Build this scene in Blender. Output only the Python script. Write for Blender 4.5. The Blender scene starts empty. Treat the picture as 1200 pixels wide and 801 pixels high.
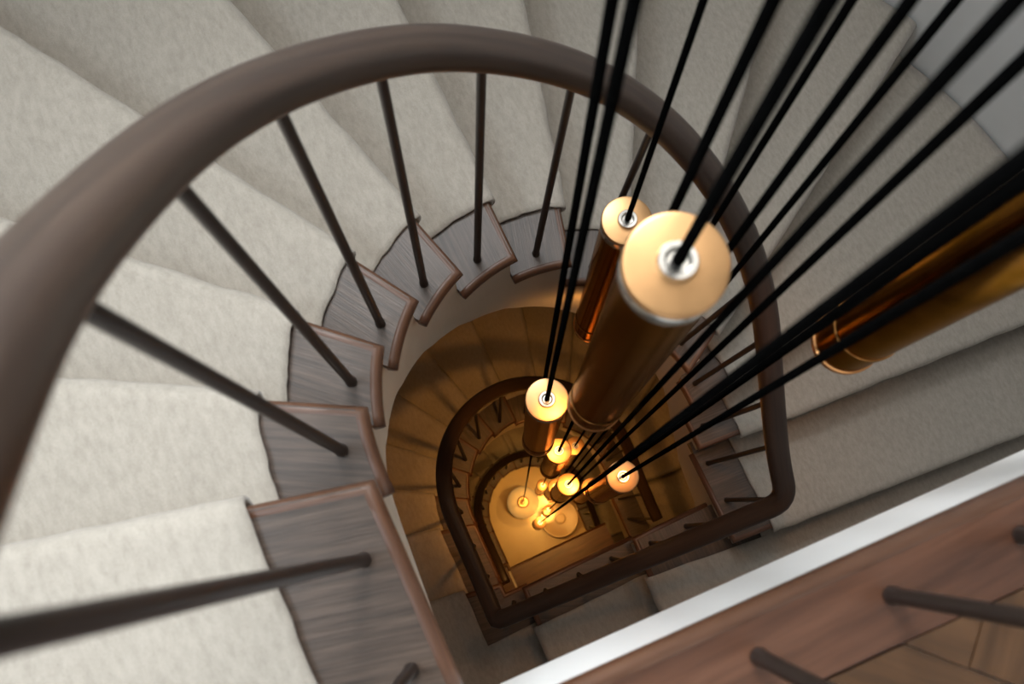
import bpy, bmesh, math, random
from mathutils import Vector, Matrix, noise
R = math.radians
random.seed(4)
scene = bpy.context.scene
col = scene.collection

# ------------------------------------------------------------------ camera
# world: X along the straight side of the well, Y towards the round end, Z up, ground floor z = 0
ZC = 9.93                                   # camera height; "depth" D below is measured down from it
FPX = 1200.0                                # focal length in pixels of the 1200 x 801 frame
PLUMB = (605.0, 633.0)                      # where straight-down lands in the frame
n = Vector(((PLUMB[0]-600)/FPX, -(PLUMB[1]-400.5)/FPX, -1)).normalized()
zw = -n
yw = Vector((0, 1, 0)); yw = (yw - zw*yw.dot(zw)).normalized()
xw = yw.cross(zw)
ca, sa = math.cos(R(25)), math.sin(R(25))
ua, va = xw*ca + yw*sa, -xw*sa + yw*ca
cam_d = bpy.data.cameras.new('camera')
cam = bpy.data.objects.new('camera', cam_d)
col.objects.link(cam)
cam.matrix_world = Matrix.Translation((0, 0, ZC)) @ Matrix((ua, va, zw)).to_4x4()
cam_d.sensor_width = 36; cam_d.lens = 36.0*FPX/1200.0
cam_d.clip_start = .01
cam_d.dof.use_dof = True
cam_d.dof.focus_distance = 2.6
cam_d.dof.aperture_fstop = 6.3
scene.camera = cam

# ------------------------------------------------------------------ world, daylight, exposure
w = bpy.data.worlds.new('world'); scene.world = w; w.use_nodes = True
w.node_tree.nodes['Background'].inputs[0].default_value = (1, .97, .92, 1)
w.node_tree.nodes['Background'].inputs[1].default_value = 3.0
def area(name, loc, target, sx, sy, power, color):
    l = bpy.data.lights.new(name, 'AREA'); l.shape = 'RECTANGLE'; l.size = sx; l.size_y = sy
    l.energy = power; l.color = color
    o = bpy.data.objects.new(name, l); col.objects.link(o); o.location = loc
    o.rotation_euler = (Vector(target)-Vector(loc)).to_track_quat('-Z', 'Y').to_euler()
    return o
wd = area('window_daylight', (.35, 1.58, ZC+.40), (.05, -1.2, ZC-.42), 1.0, .8, 43, (.94, .975, 1))
wd.data.spread = R(132)                     # spread narrowed to keep daylight off the lower steps; no reveal built
area('side_fill_daylight', (-1.22, .50, ZC+.50), (-.25, .1, ZC-1.1), .9, .8, 25, (.74, .88, 1))  # added fill that brightens the left-hand steps, set on the left wall
vs = scene.view_settings
vs.view_transform = 'Standard'; vs.look = 'None'; vs.gamma = 1; vs.exposure = 0; vs.use_curve_mapping = False

# ------------------------------------------------------------------ materials
def nt_new(name, rough=.5, metal=0.0, color=(.5, .5, .5)):
    m = bpy.data.materials.new(name); m.use_nodes = True
    b = m.node_tree.nodes['Principled BSDF']
    b.inputs['Roughness'].default_value = rough; b.inputs['Metallic'].default_value = metal
    b.inputs['Base Color'].default_value = (*color, 1)
    return m, m.node_tree, b
def ramp(nt, fac, stops):
    r = nt.nodes.new('ShaderNodeValToRGB'); el = r.color_ramp.elements
    while len(el) < len(stops): el.new(.5)
    for e, (p, c) in zip(el, stops): e.position = p; e.color = (*c, 1)
    nt.links.new(fac, r.inputs[0]); return r.outputs[0]
def tex_noise(nt, vec, scale, detail=4, rough=.55):
    t = nt.nodes.new('ShaderNodeTexNoise'); t.inputs['Scale'].default_value = scale
    t.inputs['Detail'].default_value = detail; t.inputs['Roughness'].default_value = rough
    nt.links.new(vec, t.inputs['Vector']); return t.outputs['Fac']
def mapping(nt, src, scale):
    c = nt.nodes.new('ShaderNodeTexCoord'); mp = nt.nodes.new('ShaderNodeMapping')
    mp.inputs['Scale'].default_value = scale
    nt.links.new(c.outputs[src], mp.inputs['Vector']); return mp.outputs['Vector']
def bump(nt, b, h, strength, dist):
    k = nt.nodes.new('ShaderNodeBump'); k.inputs['Strength'].default_value = strength
    k.inputs['Distance'].default_value = dist
    nt.links.new(h, k.inputs['Height']); nt.links.new(k.outputs[0], b.inputs['Normal'])
def wood(name, dark, mid, light, rough=.38, src='UV', scale=(3, 45, 10), bmp=.25):
    m, nt, b = nt_new(name, rough)
    v = mapping(nt, src, scale)
    f = tex_noise(nt, v, 1.6, 6, .62)
    nt.links.new(ramp(nt, f, [(.30, dark), (.5, mid), (.72, light)]), b.inputs['Base Color'])
    v2 = mapping(nt, src, tuple(s*2.2 for s in scale))
    bump(nt, b, tex_noise(nt, v2, 2.0, 5, .6), bmp, .002)
    return m
def fabric(name, c0, c1):
    m, nt, b = nt_new(name, .95)
    v = mapping(nt, 'Object', (1, 1, 1))
    big = tex_noise(nt, mapping(nt, 'Object', (1, .45, 1)), 95, 5, .65); fine = tex_noise(nt, v, 480, 3, .7)
    mx = nt.nodes.new('ShaderNodeMath'); mx.operation = 'MULTIPLY_ADD'
    nt.links.new(fine, mx.inputs[0]); mx.inputs[1].default_value = .55; nt.links.new(big, mx.inputs[2])
    nt.links.new(ramp(nt, mx.outputs[0], [(.55, c0), (.95, c1)]), b.inputs['Base Color'])
    b.inputs['Sheen Weight'].default_value = .25
    bump(nt, b, mx.outputs[0], .35, .004)
    return m
def plain(name, color, rough=.5, metal=0.0, var=.08, scale=6, bmp=0):
    m, nt, b = nt_new(name, rough, metal, color)
    f = tex_noise(nt, mapping(nt, 'Object', (1, 1, 1)), scale, 5)
    lo = tuple(c*(1-var) for c in color); hi = tuple(min(1, c*(1+var)) for c in color)
    nt.links.new(ramp(nt, f, [(.3, lo), (.7, hi)]), b.inputs['Base Color'])
    if bmp: bump(nt, b, f, bmp, .002)
    return m
def emit(name, color, strength, c2=None, scale=60):
    m, nt, b = nt_new(name, .3, 0, color)
    f = tex_noise(nt, mapping(nt, 'Object', (1, 1, 1)), scale, 3)
    nt.links.new(ramp(nt, f, [(.38, c2 or color), (.62, color)]), b.inputs['Emission Color'])
    b.inputs['Emission Strength'].default_value = strength
    return m
M = {}
M['tread'] = wood('tread_oak', (.034, .021, .014), (.068, .044, .031), (.118, .079, .057), .36, 'UV', (4, 80, 10))
M['nosing'] = wood('nosing_oak', (.065, .028, .014), (.105, .046, .024), (.15, .07, .037), .4)
M['riser'] = wood('riser_oak', (.05, .026, .015), (.085, .045, .026), (.12, .068, .04), .45)
M['rail'] = wood('rail_wood', (.024, .013, .0085), (.037, .021, .0135), (.056, .033, .021), .36, 'UV', (2, 60, 1), .1)
M['baluster'] = plain('baluster_dark', (.017, .010, .0075), .42, 0, .2, 30)
M['string'] = plain('string_paint', (.72, .63, .52), .6, 0, .03)
M['white'] = plain('white_paint', (.92, .92, .91), .5, 0, .015)
M['wall'] = plain('wall_paint', (.80, .80, .79), .75, 0, .02)
M['carpet'] = fabric('carpet_wool', (.36, .322, .272), (.465, .42, .36))
M['landing'] = wood('landing_walnut', (.05, .02, .011), (.10, .042, .023), (.155, .07, .04), .26, 'UV', (2.2, 26, 8), .12)
M['parquet'] = wood('parquet_oak', (.05, .022, .008), (.085, .039, .015), (.13, .062, .026), .3, 'UV', (4, 40, 8), .1)
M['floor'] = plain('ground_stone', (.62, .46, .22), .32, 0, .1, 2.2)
M['brass'] = plain('brushed_brass', (.68, .39, .18), .38, 1, .1, 14)
M['steel'] = plain('polished_steel', (.70, .68, .64), .22, 1, .05)
M['bronze'] = plain('bronze_tube', (.22, .10, .03), .2, 1, .35, 18)
M['bronze'].node_tree.nodes['Principled BSDF'].inputs['Specular Tint'].default_value = (.90, .66, .42, 1)
M['copper'] = plain('copper_rim', (.75, .36, .14), .25, 1, .1)
M['cable'] = plain('black_cable', (.003, .003, .003), .9, 0, .2, 40)
M['cable'].node_tree.nodes['Principled BSDF'].inputs['Specular IOR Level'].default_value = .0
M['crystal'] = emit('lit_crystal', (1, .62, .18), 5.5, (1, .36, .05), 70)
M['dome'] = plain('dome_glass', (.85, .66, .36), .15, 0, .05)
_b = M['dome'].node_tree.nodes['Principled BSDF']; _b.inputs['Emission Color'].default_value = (1, .55, .16, 1); _b.inputs['Emission Strength'].default_value = .25
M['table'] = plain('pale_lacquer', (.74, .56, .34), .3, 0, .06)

# ------------------------------------------------------------------ mesh helpers
def mesh_obj(name, verts, faces, mat, parent=None, smooth=False, grain=None, base=None):
    """verts in world space; grain = plan direction the wood fibre runs along (drives the UV)"""
    if parent is not None:
        top = parent
        while top.parent is not None: top = top.parent
        off = Vector(top.location)
    else:
        off = Vector(base) if base is not None else Vector((0, 0, 0))
    me = bpy.data.meshes.new(name)
    me.from_pydata([tuple(Vector(v)-off) for v in verts], [], faces)
    me.validate()
    if grain is not None:
        g = Vector((grain[0], grain[1], 0)).normalized(); h = Vector((-g.y, g.x, 0))
        uvl = me.uv_layers.new(name='UVMap')
        j = random.random()*9
        for lp in me.loops:
            p = Vector(verts[lp.vertex_index])
            uvl.data[lp.index].uv = (p.dot(g)+j, p.dot(h)+p.z+j)
    me.materials.append(mat)
    if smooth:
        for p in me.polygons: p.use_smooth = True
    bm = bmesh.new(); bm.from_mesh(me); bmesh.ops.recalc_face_normals(bm, faces=bm.faces); bm.to_mesh(me); bm.free()
    o = bpy.data.objects.new(name, me); col.objects.link(o)
    if parent is not None: o.parent = parent
    else: o.location = off
    return o
def tag(o, label=None, cat=None, group=None, kind=None):
    if label: o['label'] = label
    if cat: o['category'] = cat
    if group: o['group'] = group
    if kind: o['kind'] = kind
    return o
def empty(name, loc):
    o = bpy.data.objects.new(name, None); col.objects.link(o); o.location = loc
    o.empty_display_size = .1
    return o
def slab(name, poly, ztop, th, mat, parent=None, grain=(1, 0), base=None):
    k = len(poly)
    v = [(p[0], p[1], ztop) for p in poly] + [(p[0], p[1], ztop-th) for p in poly]
    f = [tuple(range(k)), tuple(range(2*k-1, k-1, -1))] + [(i, k+i, k+(i+1) % k, (i+1) % k) for i in range(k)]
    return mesh_obj(name, v, f, mat, parent, grain=grain, base=base)
def strip_solid(name, ina, outa, ztop, th, mat, parent=None, grain=(1, 0)):
    """solid between an inner and an outer plan polyline with equal counts"""
    k = len(ina); v = []
    for p, q in zip(ina, outa):
        v += [(p[0], p[1], ztop), (q[0], q[1], ztop), (q[0], q[1], ztop-th), (p[0], p[1], ztop-th)]
    f = []
    for i in range(k-1):
        a, b = 4*i, 4*i+4
        f += [(a, a+1, b+1, b), (a+1, a+2, b+2, b+1), (a+2, a+3, b+3, b+2), (a+3, a, b, b+3)]
    f += [(0, 3, 2, 1), (4*k-4, 4*k-3, 4*k-2, 4*k-1)]
    return mesh_obj(name, v, f, mat, parent, grain=grain)
def sweep(name, pts, prof, mat, parent=None, smooth=True, closed_ends=True, base=None, up=True, sharp=False):
    """sweep a closed profile [(side, height)] along pts; side is to the right of travel"""
    P = [Vector(p) for p in pts]; k = len(prof); v = []; uvs = []; s = 0
    for i, p in enumerate(P):
        a = (P[i]-P[i-1]) if i else (P[1]-P[0]); b = (P[i+1]-P[i]) if i < len(P)-1 else a
        if i: s += a.length
        a.normalize(); b.normalize(); t = (a+b).normalized()
        la = Vector((t.y, -t.x, 0)); la.normalize()
        ah = Vector((a.x, a.y, 0)).normalized(); th_ = Vector((t.x, t.y, 0)).normalized()
        mit = 1/max(.35, ah.dot(th_))
        upv = Vector((0, 0, 1)) if up else la.cross(t)
        for (x, z) in prof:
            v.append(p + la*x*mit + upv*z); uvs.append((s, x+z))
    f = []
    for i in range(len(P)-1):
        for j in range(k):
            f.append((i*k+j, i*k+(j+1) % k, (i+1)*k+(j+1) % k, (i+1)*k+j))
    if closed_ends:
        f += [tuple(range(k)), tuple((len(P)-1)*k+j for j in reversed(range(k)))]
    o = mesh_obj(name, v, f, mat, parent, smooth, base=base)
    me = o.data; uvl = me.uv_layers.new(name='UVMap')
    for lp in me.loops: uvl.data[lp.index].uv = uvs[lp.vertex_index]
    if sharp:
        for p in me.polygons: p.use_smooth = False
    return o
def lathe(name, c, prof, mat, parent=None, seg=32, base=None, smooth=True, cap=True):
    """prof [(radius, z)] spun round the plumb line through c"""
    v = []; f = []; k = len(prof)
    for i in range(seg):
        a = 2*math.pi*i/seg
        for r, z in prof: v.append((c[0]+r*math.cos(a), c[1]+r*math.sin(a), c[2]+z))
    for i in range(seg):
        i2 = (i+1) % seg
        for j in range(k-1): f.append((i*k+j, i2*k+j, i2*k+j+1, i*k+j+1))
    if cap:
        f.append(tuple(i*k for i in range(seg))); f.append(tuple(i*k+k-1 for i in reversed(range(seg))))
    o = mesh_obj(name, v, f, mat, parent, smooth, base=base)
    o.data.set_sharp_from_angle(angle=R(38))
    return o
def rod(name, a, b, r0, r1, mat, parent=None, seg=10):
    a, b = Vector(a), Vector(b); d = (b-a).normalized()
    x = d.orthogonal().normalized(); y = d.cross(x)
    v = []; L = [(a, r0*1.18), (a+d*.010, r0*1.18), (a+d*.014, r0), (b, r1)] if r0 != r1 or parent else [(a, r0), (b, r1)]
    for p, r in L:
        for i in range(seg):
            t = 2*math.pi*i/seg; v.append(p+(x*math.cos(t)+y*math.sin(t))*r)
    f = []
    for j in range(len(L)-1):
        for i in range(seg): f.append((j*seg+i, j*seg+(i+1) % seg, (j+1)*seg+(i+1) % seg, (j+1)*seg+i))
    f += [tuple(range(seg)), tuple((len(L)-1)*seg+i for i in reversed(range(seg)))]
    o = mesh_obj(name, v, f, mat, parent, True); o.data.set_sharp_from_angle(angle=R(50)); return o

# ------------------------------------------------------------------ plan of the stair
CU, CV = .25, .145                          # centre of the round end
RI, RS, RB, RC, RO = .365, .388, .405, .497, 1.58   # tread edge, string, balusters, carpet edge, wall
def chord(r): return -(r-.21)               # the straight side of the well at offset r
def U(q, r):                                # q < 0 left leg, 0..pi round end, > pi right leg
    if q < 0: return (CU-r, CV+q)
    if q <= math.pi: return (CU-r*math.cos(q), CV+r*math.sin(q))
    return (CU+r, CV-(q-math.pi))
NOSE = [((-.120, .120), (-.507, .210)), ((-.115, .233), (-.434, .407)), ((-.072, .342), (-.507, .742)),
        ((.008, .429), (-.452, 1.162)), ((.110, .479), (-.091, 1.182)), ((.234, .510), (.231, 1.143)),
        ((.358, .487), (.522, 1.119)), ((.470, .423), (.828, 1.088)), ((.556, .290), (1.215, 1.019)),
        ((.603, .205), (1.726, .892)), ((.612, .118), (1.064, .211)), ((.615, .015), (1.645, -.048)),
        ((.603, -.290), (1.620, -.366))]    # front edge of each step A..M: inner point, outer point
QG = [0, .25, .55, .9, 1.2, 1.58, 1.9, 2.2, 2.55, 2.85, 3.15, 3.28, 3.57]
TEN = ((-.113, -.118), (-.394, -.080))      # front edge of the second corner step
def crossing(line, r, q0):
    (ax, ay), (bx, by) = line; dx, dy = bx-ax, by-ay
    fn = lambda q: dx*(U(q, r)[1]-ay) - dy*(U(q, r)[0]-ax)
    best = None; N = 240; lo, hi = q0-1.0, q0+1.0
    last = fn(lo)
    for i in range(1, N+1):
        q = lo+(hi-lo)*i/N; cur = fn(q)
        if last*cur <= 0:
            a, b = q-(hi-lo)/N, q
            for _ in range(25):
                m_ = (a+b)/2
                if fn(a)*fn(m_) <= 0: b = m_
                else: a = m_
            if best is None or abs(a-q0) < abs(best-q0): best = a
        last = cur
    return best if best is not None else q0
RISE = .18
def dep(k): return 1.11+RISE*k
def zt(k): return ZC-dep(k)
def on_line(line, u=None, v=None):
    (ax, ay), (bx, by) = line
    t = (u-ax)/(bx-ax) if u is not None else (v-ay)/(by-ay)
    return (ax+(bx-ax)*t, ay+(by-ay)*t)
def span(r, i, back=0, m=8):                # plan polyline of step i (0..12 = A..M) at offset r, from behind to its nose
    l0 = NOSE[i-1] if i else TEN
    q0 = crossing(l0, r, QG[i-1] if i else -.25); q1 = crossing(NOSE[i], r, QG[i])
    q0 -= back/ (r if 0 < q0 < math.pi else 1)
    return [U(q0+(q1-q0)*j/m, r) for j in range(m+1)]
def shift(line, d):                         # move a front edge uphill by d
    a, b = Vector((*line[0], 0)), Vector((*line[1], 0)); t = (b-a).normalized(); nn = Vector((-t.y, t.x, 0))*-1
    return nn*d
VB = -1.62                                  # far wall on the straight side
UL, UR = CU-RO, CU+RO
TB = ((.355, -.155), (.305, VB)); TC = ((-.045, -.155), (-.105, VB))

# ------------------------------------------------------------------ structure: walls, ground floor
def wall_ribbon():
    pts = [(UL, VB), (UL, CV)] + [U(math.pi*i/48, RO) for i in range(1, 48)] + [(UR, CV), (UR, VB)]
    out = [(UL-.12, VB), (UL-.12, CV)] + [U(math.pi*i/48, RO+.12) for i in range(1, 48)] + [(UR+.12, CV), (UR+.12, VB)]
    o = strip_solid('wall_outer', pts, out, ZC+1.9, ZC+1.9+.2, M['wall'])
    for p in o.data.polygons: p.use_smooth = False
    tag(o, kind='structure')
wall_ribbon()
tag(slab('wall_back', [(UL-.12, VB-.12), (UR+.12, VB-.12), (UR+.12, VB), (UL-.12, VB)], ZC+1.9, ZC+2.1, M['wall']), kind='structure')
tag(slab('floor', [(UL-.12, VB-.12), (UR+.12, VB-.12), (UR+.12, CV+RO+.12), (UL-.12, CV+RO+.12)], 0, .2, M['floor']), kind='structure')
# ceiling over the straight half; unseen opening added above the round half to let sky light in
tag(slab('ceiling', [(UL-.12, VB-.12), (UR+.12, VB-.12), (UR+.12, .55), (UL-.12, .55)], ZC+2.0, .1, M['white']), kind='structure')

# ------------------------------------------------------------------ staircase flights
NPROF = [(-.0125, -.0005), (-.003, .0008), (.003, -.003), (.006, -.011), (.006, -.022), (.002, -.030), (-.004, -.034), (-.0125, -.034)]
TH = .034
def nosing(parent, front_out, corner, back_pts):
    pts = [front_out, corner] + list(back_pts)
    z = parent['_z']
    sweep('nosing', [(p[0], p[1], z) for p in pts], [(-x, h) for x, h in NPROF], M['nosing'], parent, smooth=True)
def step(stair, k, i, last=False):
    """one step: tread, nosing along its front and inner end, riser below its front"""
    z = zt(k); line = NOSE[i]
    a = span(RI+.012, i, 0); b = span(RO-.004, i, .03)
    if i == 0:
        a = [(CU-RI-.012, -.118-.03+.0), *[p for p in a if p[1] > -.12]]
        a = [a[0]]+a[-8:]
        bq = span(RO-.004, 0, .03); b = bq[:1]+bq[-8:]
    g = (line[1][0]-line[0][0], line[1][1]-line[0][1])
    if i == 12:
        e = on_line(line, u=UR-.004)
        poly = [(RI+CU+.012, -.28), (RI+CU+.012, .045), (UR-.004, -.025), (e[0], e[1]+.01)]
        t = slab('tread', poly, z, TH, M['tread'], stair, g)
    else:
        # pull the front back by the nosing width
        t = strip_solid('tread', a, b, z, TH, M['tread'], stair, g)
    t['_z'] = z
    inner = span(RI+.004, i, 0)
    d = Vector((g[0], g[1])).normalized(); corner = inner[-1]
    if i == 12: corner = (RI+CU+.004, line[0][1]); inner = [(corner[0], .01), corner]
    f_out = (corner[0]+d.x*.34, corner[1]+d.y*.34)
    nosing(t, f_out, corner, list(reversed(inner))[1:])
    # riser
    ri = U(crossing(line, RS+.02, QG[i]), RS+.02); ro = U(crossing(line, RO-.006, QG[i]), RO-.006)
    if i == 12: ri = (CU+RS+.02, line[0][1]); ro = on_line(line, u=UR-.006)
    nn = Vector((d.y, -d.x))*-1
    # uphill normal: pointing back to the previous step
    pm = inner[max(0, len(inner)//2-1)]
    if nn.dot(Vector((pm[0]-corner[0], pm[1]-corner[1]))) < 0: nn = -nn
    poly = [(ri[0]+nn.x*.018, ri[1]+nn.y*.018), (ro[0]+nn.x*.018, ro[1]+nn.y*.018), (ro[0]+nn.x*.034, ro[1]+nn.y*.034), (ri[0]+nn.x*.034, ri[1]+nn.y*.034)]
    slab('riser', poly, z-TH, RISE-TH, M['riser'], stair, g)
def special(stair, k, poly, front, inner_pts, g, riser_poly):
    z = zt(k)
    t = slab('tread', poly, z, TH, M['tread'], stair, g); t['_z'] = z
    nosing(t, front, inner_pts[0], inner_pts[1:])
    slab('riser', riser_poly, z-TH, RISE-TH, M['riser'], stair, g)
def corner_steps(stair, k):
    """the three steps on the straight side: first corner, middle, second corner"""
    cv = chord(RI)
    eM = on_line(NOSE[12], u=UR-.004)
    tb_o = on_line(TB, v=VB+.005); tc_o = on_line(TC, v=VB+.005)
    special(stair, k, [(.367, cv-.012), (.66, cv-.012), (.66, -.255), (UR-.004, eM[1]+.035), (UR-.004, VB+.005), (tb_o[0]+.012, VB+.005)],
            on_line(TB, v=-.5), [(.355, cv-.004), (RI+CU+.01, cv-.004)], (0, 1),
            [(TB[0][0]+.018, chord(RS)), (tb_o[0]+.018, VB+.005), (tb_o[0]+.034, VB+.005), (TB[0][0]+.034, chord(RS))])
    special(stair, k+1, [(-.033, cv-.012), (.385, cv-.012), (tb_o[0]+.03, VB+.005), (tc_o[0]+.012, VB+.005)],
            on_line(TC, v=-.5), [(-.045, cv-.004), (.37, cv-.004)], (1, -.45),
            [(TC[0][0]+.018, chord(RS)), (tc_o[0]+.018, VB+.005), (tc_o[0]+.034, VB+.005), (TC[0][0]+.034, chord(RS))])
    te_o = on_line(TEN, u=UL+.004); lx = CU-RI
    special(stair, k+2, [(lx-.012, -.13), (te_o[0], te_o[1]-.012), (UL+.004, VB+.005), (tc_o[0]+.03, VB+.005), (-.015, cv-.012), (lx-.012, cv-.012)],
            on_line(TEN, u=-.45), [(lx-.004, -.118), (lx-.004, cv-.004), (-.03, cv-.004)], (1, -.1),
            [(CU-RS, -.14), (te_o[0], te_o[1]-.022), (te_o[0], te_o[1]-.038), (CU-RS, -.156)])
def arclen(pts):
    s = [0]
    for a, b in zip(pts, pts[1:]): s.append(s[-1]+math.dist(a[:2], b[:2]))
    return s
def smooth_list(vals, times):
    for _ in range(times):
        vals = [vals[0]] + [(vals[i-1]+2*vals[i]+vals[i+1])/4 for i in range(1, len(vals)-1)] + [vals[-1]]
    return vals
SD = .22
SDS = [.22, .22, .24, .29, .33] + [.36]*60   # depth of the string below the step line, step by step
def string_mesh(stair, k0, segs, name='string'):
    """cut string: segs = [(plan polyline, k)] in order downhill; top follows the steps, bottom is one smooth line"""
    top = []; P = []
    for pts, k in segs:
        for p in pts: P.append(p); top.append(zt(k)-TH+.002)
    bot = []; base_pts = []
    for pts, k in segs:
        m_ = len(pts)
        for j in range(m_): bot.append(zt(k)-RISE*(j/(m_-1))-(SDS[k-k0] if len(segs) > 5 else SD))
    bot = smooth_list(bot, 60)
    for _ in range(3):
        for i in range(len(P)-1):
            if math.dist(P[i], P[i+1]) < 1e-5: bot[i] = bot[i+1] = (bot[i]+bot[i+1])/2
        bot = smooth_list(bot, 6)
    for i in range(len(P)-1):
        if math.dist(P[i], P[i+1]) < 1e-5: bot[i] = bot[i+1] = (bot[i]+bot[i+1])/2
    v = []; f = []
    for i, p in enumerate(P):
        a = P[max(0, i-1)]; b = P[min(len(P)-1, i+1)]
        t = Vector((b[0]-a[0], b[1]-a[1], 0))
        if t.length < 1e-6: t = Vector((1, 0, 0))
        t.normalize(); o_ = Vector((-t.y, t.x, 0))*.03      # away from the well (well is to the right of downhill travel)
        v += [(p[0], p[1], top[i]), (p[0], p[1], bot[i]), (p[0]+o_.x, p[1]+o_.y, bot[i]), (p[0]+o_.x, p[1]+o_.y, top[i])]
    for i in range(len(P)-1):
        a, b = 4*i, 4*i+4
        for j in range(4): f.append((a+j, a+(j+1) % 4, b+(j+1) % 4, b+j))
    f += [(0, 1, 2, 3), (4*len(P)-4, 4*len(P)-1, 4*len(P)-2, 4*len(P)-3)]
    mesh_obj(name, v, f, M['string'], stair)
    return P, bot
def soffit(stair, k0, n_=13):
    v = []; f = []; m_ = 6
    for i in range(n_):
        a = span(RS+.015, i, 0, m_); b = span(RO-.01, i, 0, m_)
        for j in range(m_+ (1 if i == n_-1 else 0)):
            z = zt(k0+i)-RISE*j/m_-SDS[i]+.03
            v += [(*a[j], z), (*b[j], z)]
    for i in range(len(v)//2-1): f.append((2*i, 2*i+1, 2*i+3, 2*i+2))
    mesh_obj('soffit', v, f, M['white'], stair, True)
def string_segs(k0, corner=True, legs=13):
    segs = []
    for i in range(legs):
        if i == 12:
            a = span(RS, 11, 0)[-1]; segs.append(([(CU+RS, a[1]+(-.29-a[1])*j/8) for j in range(9)], k0+12))
        else: segs.append((span(RS, i, 0), k0+i))
    return segs
def flight(k0, label, with_corner, extra=0):
    st = empty('staircase_flight', (CU, CV+RO-.3, zt(k0+12)-RISE))
    tag(st, label, 'staircase')
    for i in range(13): step(st, k0+i, i)
    string_mesh(st, k0, string_segs(k0))
    soffit(st, k0)
    if with_corner:
        corner_steps(st, k0+13)
        cs = chord(RS)
        string_mesh(st, k0+13, [([(CU+RS-.002-(CU+RS-.355)*j/6, cs) for j in range(7)], k0+13), ([(.355-.4*j/8, cs) for j in range(9)], k0+14),
                                ([(-.045-(-.045-(CU-RS))*j/3, cs) for j in range(4)]+[(CU-RS, cs+(-.118-cs)*j/3) for j in range(1, 4)], k0+15)])
    for e in range(extra):                   # straight steps running on below the landing to the floor
        v0 = -.33-.27*e; z = zt(k0+13+e)
        t = slab('tread', [(CU+RI+.012, v0-.27), (UR-.004, v0-.34), (UR-.004, v0+.0), (CU+RI+.012, v0+.045)], z, TH, M['tread'], st, (1, 0)); t['_z'] = z
        nosing(t, (CU+RI+.3, v0-.285), (CU+RI+.004, v0-.28), [(CU+RI+.004, v0+.02)])
        slab('riser', [(CU+RS, v0-.262), (UR-.006, v0-.322), (UR-.006, v0-.308), (CU+RS, v0-.246)], z-TH, RISE-TH, M['riser'], st)
    return st
f1 = flight(0, 'uppermost grey-lit oak flight winding round the top of the well', True)
f2 = flight(16, 'middle oak flight one turn below, brown in the lamplight', False, 4)
f3 = flight(34, 'lowest oak flight around the glowing ground floor', False, 2)

# ------------------------------------------------------------------ landings
def landing(name, D, label_trim, nblocks, thick):
    z = ZC-D
    sk = (lambda u: .014-.0304*u) if nblocks else (lambda u: 0)
    te_o = on_line(TEN, u=UL+.004); lx = CU-RI
    ur = UR-.004 if nblocks else CU+RI-.02
    fl = slab(name, [(lx-.02, -.138), (te_o[0], te_o[1]-.02), (UL+.004, VB+.005), (ur, VB+.005), (ur, -.165+sk(ur)), (lx-.02, -.165+sk(lx))], z-.02, thick, M['white'], base=None)
    tag(fl, kind='structure')
    me = fl
    # border boards along the edge, with a rounded nose
    edge = -.140
    b0 = -.229 if nblocks else -.62
    def board(nm, poly, mat, g, th=.0205):
        return slab(nm, [(p[0], p[1]+sk(p[0])) for p in poly], z, th, mat, me, g)
    us = [lx-.004, .62, ur] if nblocks else [lx-.004, ur]
    for a, b in zip(us, us[1:]):
        board('plank', [(a, edge-.014), (b-.0015, edge-.014), (b-.0015, b0+.0015), (a, b0+.0015)], M['landing'], (1, .04))
    nz = sweep('nosing', [(ur, edge-.0095+sk(ur), z), (lx-.004, edge-.0095+sk(lx), z), (lx-.004, -.112, z), (*on_line(TEN, u=-.5), z)], NPROF, M['nosing'], me)
    board('plank', [(lx-.02, -.134), (lx-.02, b0+.0015), (UL+.01, b0+.0015), (UL+.01, te_o[1]-.012)], M['landing'], (1, 0))
    # herringbone blocks behind the border
    if nblocks:
        W, L = .055, .275; cnt = 0
        cs, sn = math.cos(R(45)), math.sin(R(45))
        for i in range(-30, 40):
            for j in range(-12, 12):
                for h in (0, 1):
                    # herringbone lattice in its own axes
                    x0 = i*W + j*L; y0 = i*W - j*L
                    if h == 0: rect = [(x0, y0), (x0+L, y0), (x0+L, y0+W), (x0, y0+W)]
                    else: rect = [(x0-W+W, y0+W), (x0+W, y0+W), (x0+W, y0+W+L), (x0, y0+W+L)]
                    pts = [(x*cs-y*sn+.35, x*sn+y*cs-.62) for x, y in rect]
                    cx_ = sum(p[0] for p in pts)/4; cy_ = sum(p[1] for p in pts)/4
                    if not (-.35 < cx_ < 1.25 and -.95 < cy_ < b0+.08): continue
                    # clip against the border line and the far edge of the laid area
                    poly = pts
                    for (sgn, lim) in ((1, b0-.001),):
                        out = []
                        for a, b in zip(poly, poly[1:]+poly[:1]):
                            ia, ib = a[1] <= lim, b[1] <= lim
                            if ia: out.append(a)
                            if ia != ib:
                                t = (lim-a[1])/(b[1]-a[1]); out.append((a[0]+(b[0]-a[0])*t, lim))
                        poly = out
                    if len(poly) < 3: continue
                    ctr = Vector((cx_, cy_))
                    poly = [tuple(Vector(p)+(ctr-Vector(p)).normalized()*.0012) for p in poly]
                    g = (cs, sn) if h == 0 else (-sn, cs)
                    board('parquet_block', poly, M['parquet'], g); cnt += 1
        slab('parquet_field', [(UL+.01, VB+.01), (ur, VB+.01), (ur, b0+sk(ur)), (1.25, b0+sk(1.25)), (1.25, -.95), (-.35, -.95), (-.35, b0+sk(-.35)), (UL+.01, b0+.01)], z-.001, .0195, M['parquet'], me, (1, 1))
    return fl
top = landing('floor_landing', .93, '', True, .24)
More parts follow.
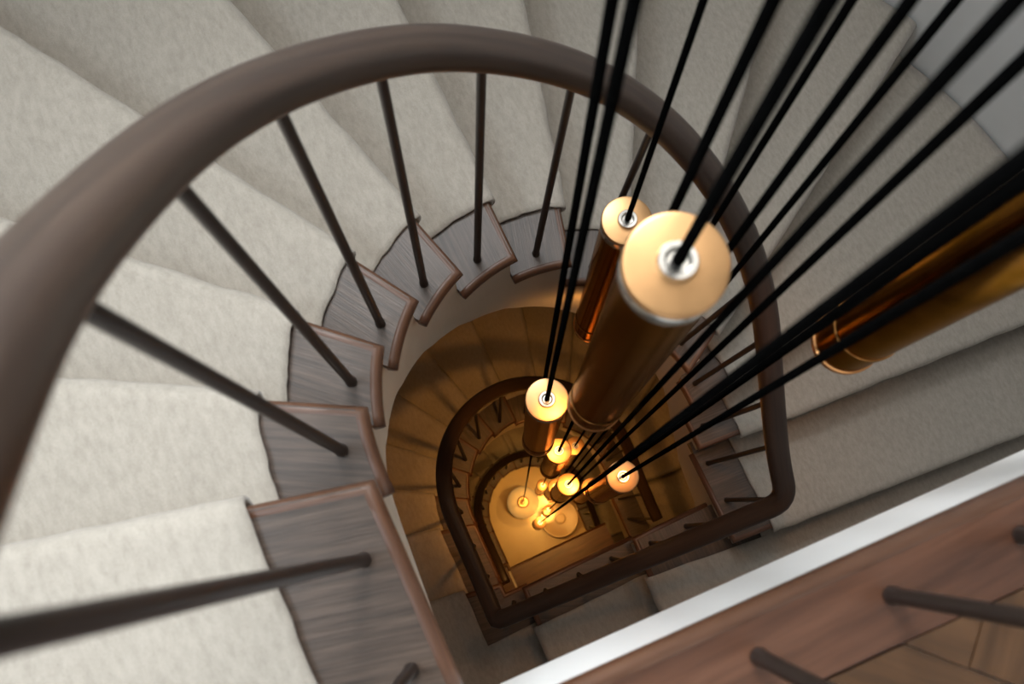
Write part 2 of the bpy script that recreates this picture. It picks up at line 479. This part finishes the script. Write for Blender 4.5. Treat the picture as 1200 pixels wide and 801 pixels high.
# white fascia of the top landing, facing the well
tag(slab('trim_1', [(CU-RI-.01, -.139), (UR-.004, -.199), (UR-.004, -.209), (CU-RI-.01, -.149)], ZC-.93-.034, .280, M['white']), kind='structure')
tag(slab('trim_2', [(CU-RI-.012, -.155), (CU-RI-.028, -.155), (CU-RI-.028, -.118), (CU-RI-.012, -.118)], ZC-.93-.034, .280, M['white']), kind='structure')
low = landing('floor_landing_lower', 7.05, '', False, .3)

# ------------------------------------------------------------------ handrails and balusters
RPROF = [(.0275*math.copysign(abs(math.cos(t))**.72, math.cos(t)), .022*math.copysign(abs(math.sin(t))**.75, math.sin(t))) for t in [2*math.pi*i/20 for i in range(20)]]
RH = .83
def mid(i, k, r=RB, fr=.5):
    q0 = crossing(NOSE[i-1] if i else TEN, r, QG[i-1] if i else -.25); q1 = crossing(NOSE[i], r, QG[i])
    return q0+(q1-q0)*fr
def fillet(a, c, b, rad, m_=8):
    a, c, b = Vector(a), Vector(c), Vector(b)
    d0 = (a-c).normalized(); d1 = (b-c).normalized()
    p, q = c+d0*rad, c+d1*rad
    return [p*(1-t)**2 + c*2*t*(1-t) + q*t*t for t in [j/m_ for j in range(m_+1)]]
def leg_points(k0, q_from, q_to, m_):
    return [(*U(q_from+(q_to-q_from)*j/m_, RB),) for j in range(m_+1)]
class Rail:
    """plan polyline + depth given at stations, then smoothed"""
    def __init__(s, plan, marks, smooth=30):
        s.P = plan; s.S = arclen(plan)
        st = sorted((s.station(p), d) for p, d in marks)
        D = []
        for x in s.S:
            if x <= st[0][0]: D.append(st[0][1] - (0 if len(st) < 2 else 0)); continue
            if x >= st[-1][0]: D.append(st[-1][1]); continue
            for (a, da), (b, db) in zip(st, st[1:]):
                if a <= x <= b: D.append(da+(db-da)*(x-a)/max(1e-6, b-a)); break
        s.D = smooth_list(D, smooth)
    def station(s, p):
        i = min(range(len(s.P)), key=lambda j: math.dist(s.P[j][:2], p)+0)
        return s.S[i]
    def at(s, x):
        x = max(0, min(s.S[-1], x))
        for i in range(len(s.S)-1):
            if s.S[i] <= x <= s.S[i+1]:
                t = (x-s.S[i])/max(1e-9, s.S[i+1]-s.S[i])
                a, b = s.P[i], s.P[i+1]
                return (a[0]+(b[0]-a[0])*t, a[1]+(b[1]-a[1])*t, s.D[i]+(s.D[i+1]-s.D[i])*t)
    def pts(s): return [(p[0], p[1], ZC-d) for p, d in zip(s.P, s.D)]
def dense(pts, step_=.02):
    out = [pts[0]]
    for a, b in zip(pts, pts[1:]):
        m_ = max(1, int(math.dist(a, b)/step_))
        for j in range(1, m_+1): out.append((a[0]+(b[0]-a[0])*j/m_, a[1]+(b[1]-a[1])*j/m_))
    return out
CB = chord(RB); BL, BR = CU-RB, CU+RB
arc = [U(math.pi*j/60, RB) for j in range(61)]
def right_corner(rad): return [tuple(p) for p in fillet((BR, CB+.2), (BR, CB), (BR-.2, CB), rad)]
def left_corner(rad): return [tuple(p) for p in fillet((BL+.2, CB), (BL, CB), (BL, CB+.2), rad)]
def step_feet(k0, rng):
    out = []
    for i in rng:
        if i == 0: out += [(BL, -.074, dep(k0)), (BL, .050, dep(k0))]
        elif i == 12: out += [(BR, -.039, dep(k0+12)), (BR, -.166, dep(k0+12))]
        else: out.append((*U(mid(i, k0+i), RB), dep(k0+i)))
    return out
def set_depth(r, keys, smooth):
    D = []
    for x in r.S:
        if x <= keys[0][0]: D.append(keys[0][1]); continue
        if x >= keys[-1][0]: D.append(keys[-1][1]); continue
        for (a, da), (b, db) in zip(keys, keys[1:]):
            if a <= x <= b: D.append(da+(db-da)*(x-a)/max(1e-6, b-a)); break
    r.D = smooth_list(D, smooth)
def near(r, p, lo=0, hi=1e9):
    i = min((j for j in range(len(r.P)) if lo <= r.S[j] <= hi), key=lambda j: math.dist(r.P[j], p)); return r.S[i]
def feet_on(b, r, feet, lo, hi, lean=.022):
    for (u, v, D) in feet:
        tx = r.at(near(r, (u, v), lo, hi)+lean)
        rod('baluster', (u, v, ZC-D), (tx[0], tx[1], ZC-tx[2]-.012), .0072, .0066, M['baluster'], b)
def rail_keys(r, lo, table): return [(near(r, U(q, RB), lo), d) for q, d in table]
def balustrade(label, loc):
    b = empty('balustrade', loc); tag(b, label, 'balustrade'); return b
def resample(pts, d=.012):
    S = arclen(pts); m_ = int(S[-1]/d); out = []; k = 0
    for j in range(m_+1):
        x = S[-1]*j/m_
        while k < len(S)-2 and S[k+1] < x: k += 1
        t = (x-S[k])/max(1e-9, S[k+1]-S[k]); out.append((pts[k][0]+(pts[k+1][0]-pts[k][0])*t, pts[k][1]+(pts[k+1][1]-pts[k][1])*t))
    return out
LEAN = [-.012, .004, .016, .033, .035, .040, .040] + [.032]*5 + [.02]
def step_balusters(b, r, k0, lo, hi):
    for i in range(13):
        feet_on(b, r, step_feet(k0, [i]), lo, hi, LEAN[i] if k0 == 0 else .02)
# landing rail, left leg, round end, right-hand corner, straight side, left corner, round again
planA = [(UR-.02, CB), (BL+.05, CB)] + left_corner(.035) + [(BL, CB+.05), (BL, CV-.005)] + arc + [(BR, CV-.01), (BR, CB+.05)] + right_corner(.045)
planA += [(BR-.055, CB), (BL+.025, CB)] + left_corner(.018) + [(BL, CB+.03), (BL, CV-.005)] + arc + [(BR, CV-.01), (BR, CB)]
rA = Rail(resample(planA), [((BL, CV), .4)], 0)
L0 = UR-.02-BL                                  # arc lengths at the corners
sl = near(rA, (BL, CB), 0, L0+.1); sr = near(rA, (BR, CB), sl+1.0, sl+2.6); half = near(rA, (BL, CB), sr+.3, sr+1.2)
def rk(lo, hi, table): return [(near(rA, U(q, RB), lo, hi), d) for q, d in table]
def ck(table): return [(near(rA, (u, CB), sr, half), d) for u, d in table]
set_depth(rA, [(0, .03), (sl-.06, .03), (sl+.02, .045)] + rk(sl+.03, sr, [(-.22, .115), (-.145, .185), (-.09, .255), (-.03, .335), (0, .38), (.2, .505), (.4, .61), (.57, .695), (.72, .78), (.9, .87), (1.11, .98), (1.3, 1.07),
    (1.5, 1.17), (1.72, 1.275), (1.95, 1.39), (2.2, 1.52), (2.5, 1.70), (2.8, 1.89), (3.05, 2.08), (3.24, 2.28), (3.38, 2.50)]) +
    ck([(.56, 2.66), (.45, 2.75), (.278, 2.90), (.075, 3.05), (BL+.03, 3.23)]) +
    rk(half, 1e9, [(-.17, 3.32), (0, 3.36), (.3, 3.38), (.52, 3.42), (.7, 3.5), (.9, 3.61), (1.13, 3.74), (1.35, 3.87), (1.54, 3.98), (1.75, 4.13), (2.2, 4.37), (2.66, 4.60), (2.95, 4.76), (3.2, 4.88), (3.45, 4.98)]), 45)
ub = balustrade('long dark rail and balusters winding from the landing down two turns', (BL, CB, ZC-.93))
sweep('handrail', rA.pts(), RPROF, M['rail'], ub, True, up=False)
feet_on(ub, rA, [(.02+.13*j, -.176-.023*(.02+.13*j), .93) for j in range(13)], 0, sl-.02, 0)
step_balusters(ub, rA, 0, sl+.02, sr)
feet_on(ub, rA, [(.53, CB, dep(13)), (.40, CB, dep(13)), (.274, CB, dep(14)), (.147, CB, dep(14)), (.02, CB, dep(14)), (-.10, CB, dep(15))], sr, half, 0)
step_balusters(ub, rA, 16, half, 1e9)
# bottom
planC = dense([(BL, CB+.0), (BL, CV-.005)]) + arc + dense([(BR, CV-.01), (BR, CB)])
cb = balustrade('small dark rail ringing the glowing ground floor', (BL, CB, zt(34)))
rC = Rail(planC, [((BL, CV), 6)], 0)
set_depth(rC, rail_keys(rC, 0, [(-.3, 6.05), (-.05, 6.15), (.25, 6.3), (.55, 6.68), (.88, 7.05), (1.22, 7.33), (1.52, 7.50), (1.77, 7.65), (2.5, 7.95), (3.2, 8.2), (3.45, 8.5)]), 12)
sweep('handrail', rC.pts(), RPROF, M['rail'], cb, True, up=False)
feet_on(cb, rC, step_feet(34, range(13)), 0, 1e9)

# ------------------------------------------------------------------ stair carpets
CT = .011
def runner(name, label, steps):
    """steps: list of (function r -> plan polyline from behind to nose, k, uphill normal at nose, riser length)"""
    NW = 44; rows = None; cols = []
    for iw in range(NW+1):
        t = iw/NW; r = RC+(RO-.008-RC)*(t**1.15)
        line = []
        for si, (fn, k, drop) in enumerate(steps):
            pts = fn(r, iw); z = zt(k)+CT
            m_ = len(pts)
            a, b = Vector(pts[-2]), Vector(pts[-1]); d = (b-a).normalized()
            for j, p in enumerate(pts):
                if j == m_-1: break
                f_ = j/(m_-1)
                h = noise.noise(Vector((p[0]*6, p[1]*6, k*3.1)))*.005 + .004*math.exp(-((t-.07-.03*math.sin(k*2.3))/.035)**2)*f_ + noise.noise(Vector((p[0]*17, p[1]*17, k)))*.0016
                pull = .006*math.sin(f_*math.pi)*(1 if iw < 3 else 0)
                wv = noise.noise(Vector((k*7.7, f_*4, 2.2)))*.0035*(1-t)**6 + noise.noise(Vector((k*3.1, f_*21, 5.0)))*.002*(1-t)**12
                nrm = Vector((-(pts[min(m_-1, j+1)][1]-pts[max(0, j-1)][1]), pts[min(m_-1, j+1)][0]-pts[max(0, j-1)][0]))
                nrm = nrm.normalized() if nrm.length else Vector((0, 0))
                q = Vector(p)+nrm*wv
                line.append((q.x, q.y, z+h*(.25 if f_ < .1 else 1)))
            bulge = .004*noise.noise(Vector((iw*.35, k*2.0, 1.0)))
            e = b
            for ox, oz in ((-.006, .001), (.006, -.002), (.015+bulge, -.010), (.019+bulge, -.022), (.017+bulge, -.036), (.008, -.048), (-.004, -.056)):
                line.append((e.x+d.x*ox, e.y+d.y*ox, z+oz))
            for s_ in (.35, .7, 1.0):
                line.append((e.x-d.x*.007, e.y-d.y*.007, z-.056-(drop-.056)*s_+.0005))
        cols.append(line)
    L = len(cols[0]); v = []; f = []
    for c in cols: v += c
    nv = len(v)
    for i in range(NW):
        for j in range(L-1): f.append((i*L+j, i*L+j+1, (i+1)*L+j+1, (i+1)*L+j))
    o = mesh_obj(name, v, f, M['carpet'], None, True, base=v[L//2])
    md = o.modifiers.new('thickness', 'SOLIDIFY'); md.thickness = .009; md.offset = -1
    # the solid must grow towards the treads
    if o.data.polygons[5].normal.z < 0: md.offset = 1
    tag(o, label, 'carpet')
    return o
def u_step(i, m_=12):
    def fn(r, iw):
        l0 = NOSE[i-1] if i else TEN
        key = (i, round(r, 5), m_)
        q0 = crossing(l0, r, QG[i-1] if i else -.25); q1 = crossing(NOSE[i], r, QG[i])
        pts = [U(q0+(q1-q0)*j/m_, r) for j in range(m_+1)]
        return pts
    return fn
def m_step(m_=12):
    def fn(r, iw):
        q0 = crossing(NOSE[11], r, QG[11]); a = U(q0, r); b = on_line(NOSE[12], u=CU+r)
        return [(a[0]+(b[0]-a[0])*j/m_, a[1]+(b[1]-a[1])*j/m_) for j in range(m_+1)]
    return fn
def lin(*pts_m):
    out = [pts_m[0]]
    for a, b in zip(pts_m, pts_m[1:]):
        for j in range(1, 7): out.append((a[0]+(b[0]-a[0])*j/6, a[1]+(b[1]-a[1])*j/6))
    return out
def tb_step(r, iw):
    a = on_line(NOSE[12], u=CU+r); cv = chord(r)-.005
    b = on_line(TB, v=min(cv, a[1]-.03) if r > .55 else cv)
    c = (CU+r-.01, min(cv, a[1]-.03))
    return lin(a, c, b)
def tc_step(r, iw):
    cv = chord(r)-.005
    return lin(on_line(TB, v=cv), (.155, cv), on_line(TC, v=cv))
def te_step(r, iw):
    cv = chord(r)-.005
    return lin(on_line(TC, v=cv), (CU-r, cv), on_line(TEN, u=CU-r))
def u_steps(k0): return [(u_step(i), k0+i, RISE) for i in range(12)] + [(m_step(), k0+12, RISE)]
def e_step(e):
    def fn(r, iw):
        a = on_line(NOSE[12], u=CU+r); v0 = a[1] if e == 0 else -.335-.27*e+(-.06*(r-.37)/1.2)
        v1 = -.335-.27*(e+1)+(-.06*(r-.37)/1.2)
        return lin((CU+r, v0), (CU+r, (v0+v1)/2), (CU+r, v1))
    return fn
runner('stair_runner', 'pale grey wool runner covering the uppermost winding steps',
       u_steps(0) + [(tb_step, 13, RISE), (tc_step, 14, RISE), (te_step, 15, RISE)])
runner('stair_runner', 'wool runner on the middle flight, brown in lamplight', u_steps(16))
runner('stair_runner', 'wool runner on the lowest flight above the ground floor', u_steps(34))

# ------------------------------------------------------------------ hanging lamps
def plan_of(px, py, D):
    d = Vector(((px-600)/FPX, -(py-400.5)/FPX, -1))
    x, y, z = d.dot(ua), d.dot(va), d.dot(zw)
    return (x/-z*D, y/-z*D)
TR, TL = .045, .88
CEIL = ZC+1.9
def lamp_light(name, loc, power, ang=62, size=.025, warm=(1, .42, .085)):
    l = bpy.data.lights.new(name, 'SPOT'); l.energy = power*5.8; l.color = warm; l.spot_size = R(ang); l.spot_blend = 1.0
    l.shadow_soft_size = size
    o = bpy.data.objects.new(name, l); col.objects.link(o); o.location = loc
    return o
def pendant(px, py, D, label, power=9, length=TL):
    x, y = plan_of(px, py, D); z = ZC-D; c = (x, y, z)
    p = empty('pendant_lamp', (x, y, z-length)); tag(p, label, 'pendant lamp', 'cylinder pendants hung down the stairwell')
    lathe('cap', c, [(.006, .0), (.040, .0), (.0435, -.001), (TR, -.004), (TR, -.010), (TR-.002, -.012)], M['brass'], p, 44)
    lathe('collar', c, [(TR-.0015, -.010), (TR-.0005, -.012), (TR-.0005, -.038), (TR-.003, -.041)], M['steel'], p, 44, cap=False)
    lathe('nut', c, [(.0175, -.001), (.0175, .007), (.0160, .010), (.0115, .010), (.0095, .006), (.0090, .003), (.0050, .003)], M['steel'], p, 32)
    lathe('tube', c, [(TR-.002, -.038), (TR-.002, -length+.07), (TR-.002, -length+.069), (TR-.002, -length)], M['bronze'], p, 40, cap=False)
    lathe('band', c, [(TR-.002, -length+.10), (TR, -length+.099), (TR, -length+.091), (TR-.002, -length+.09)], M['bronze'], p, 40, cap=False)
    lathe('rim', c, [(TR-.0025, -length+.012), (TR+.0008, -length+.010), (TR+.0008, -length), (TR-.006, -length), (TR-.006, -length+.02)], M['copper'], p, 40, cap=False)
    lathe('diffuser', c, [(.034, -length+.03), (.034, -length-.035), (.026, -length-.042)], M['crystal'], p, 24)
    rod('cable', (x, y, z+.010), (x, y, CEIL), .0047, .0047, M['cable'], p, 8)
    l = lamp_light('lamp_glow', (x, y, z-length-.05), power, 70 if 2 < D < 4 else 62, .025, (1, .42, .085) if D < 5 else (1, .50, .115))
    return p
pendant(793, 308, .80, 'biggest and nearest brass-capped pendant, its blurred round top facing up', 1.6)
pendant(735, 258, 1.70, 'brass-capped tube pendant half hidden behind the biggest one', 1.2)
pendant(641, 468, 2.06, 'cream-capped pendant left of the biggest tube\'s lower end', 4.6)
pendant(730, 558, 2.82, 'glowing-capped pendant off to the right, over the middle handrail', 3.2)
pendant(655, 528, 3.55, 'glowing-capped pendant just under the biggest tube\'s lower end', 2.5)
pendant(666, 567, 4.1, 'glowing-capped pendant in the middle of the lower cluster', 2.5)
pendant(674, 522, 4.9, 'pendant mostly hidden behind the big tube, only its glowing edge showing', 2.5)
pendant(651, 570, 6.0, 'pendant peeping out behind the middle one of the lower cluster', 3)
pendant(636, 568, 7.8, 'tiny bright-capped pendant left of the lower cluster', 3)
pendant(633, 612, 7.5, 'tiny pendant lowest in view, above the round table\'s left rim', 3)
pendant(643, 597, 8.8, 'tiny faint pendant beside the round table\'s upper left rim', 3, .7)
pendant(693, 571, 4.55, 'dark tube pendant directly below the one at the right, cap hidden', 2.5)
# the tube at the right, cut by the frame: placed by its lower end
xr, yr = plan_of(990, 400, 1.36)
dl = 1.36-TL
def px_of(x, y, D):
    v = Vector((x, y, -D)); cx_ = Vector((ua.x*x+va.x*y+zw.x*-D, ua.y*x+va.y*y+zw.y*-D, ua.z*x+va.z*y+zw.z*-D))
    return (600+FPX*cx_.x/-cx_.z, 400.5-FPX*cx_.y/-cx_.z)
pendant(*px_of(xr, yr, dl), dl, 'blurred bronze tube pendant cut off by the right edge', 2.0)
# cables in view whose lamps hang hidden behind the others
pendant(649, 579, 8.9, 'pendant hidden deep behind the lower cluster, only its cable seen', 2, .7)

# wide glass dome at the bottom of the longest cable
x, y = plan_of(613, 588, 9.5); z = ZC-9.5
p = empty('dome_pendant', (x, y, z-.13)); tag(p, 'wide round dome pendant glowing just above the ground floor', 'pendant lamp')
lathe('shade', (x, y, z), [(.03, .0), (.06, -.006), (.095, -.022), (.125, -.05), (.142, -.085), (.147, -.12), (.140, -.13)], M['dome'], p, 48)
lathe('collar', (x, y, z), [(.055, -.004), (.055, .006), (.045, .010), (.042, .003)], M['brass'], p, 32)
lathe('nut', (x, y, z), [(.028, -.0), (.028, .016), (.018, .018), (.016, .026), (.006, .028)], M['brass'], p, 24)
rod('cable', (x, y, z+.02), (x, y, CEIL), .0047, .0047, M['cable'], p, 8)
# low round table on the ground floor
x, y = plan_of(656, 607, 9.7)
p = empty('round_table', (x, y, 0)); tag(p, 'low round pale table with a ring in the middle of its top', 'table')
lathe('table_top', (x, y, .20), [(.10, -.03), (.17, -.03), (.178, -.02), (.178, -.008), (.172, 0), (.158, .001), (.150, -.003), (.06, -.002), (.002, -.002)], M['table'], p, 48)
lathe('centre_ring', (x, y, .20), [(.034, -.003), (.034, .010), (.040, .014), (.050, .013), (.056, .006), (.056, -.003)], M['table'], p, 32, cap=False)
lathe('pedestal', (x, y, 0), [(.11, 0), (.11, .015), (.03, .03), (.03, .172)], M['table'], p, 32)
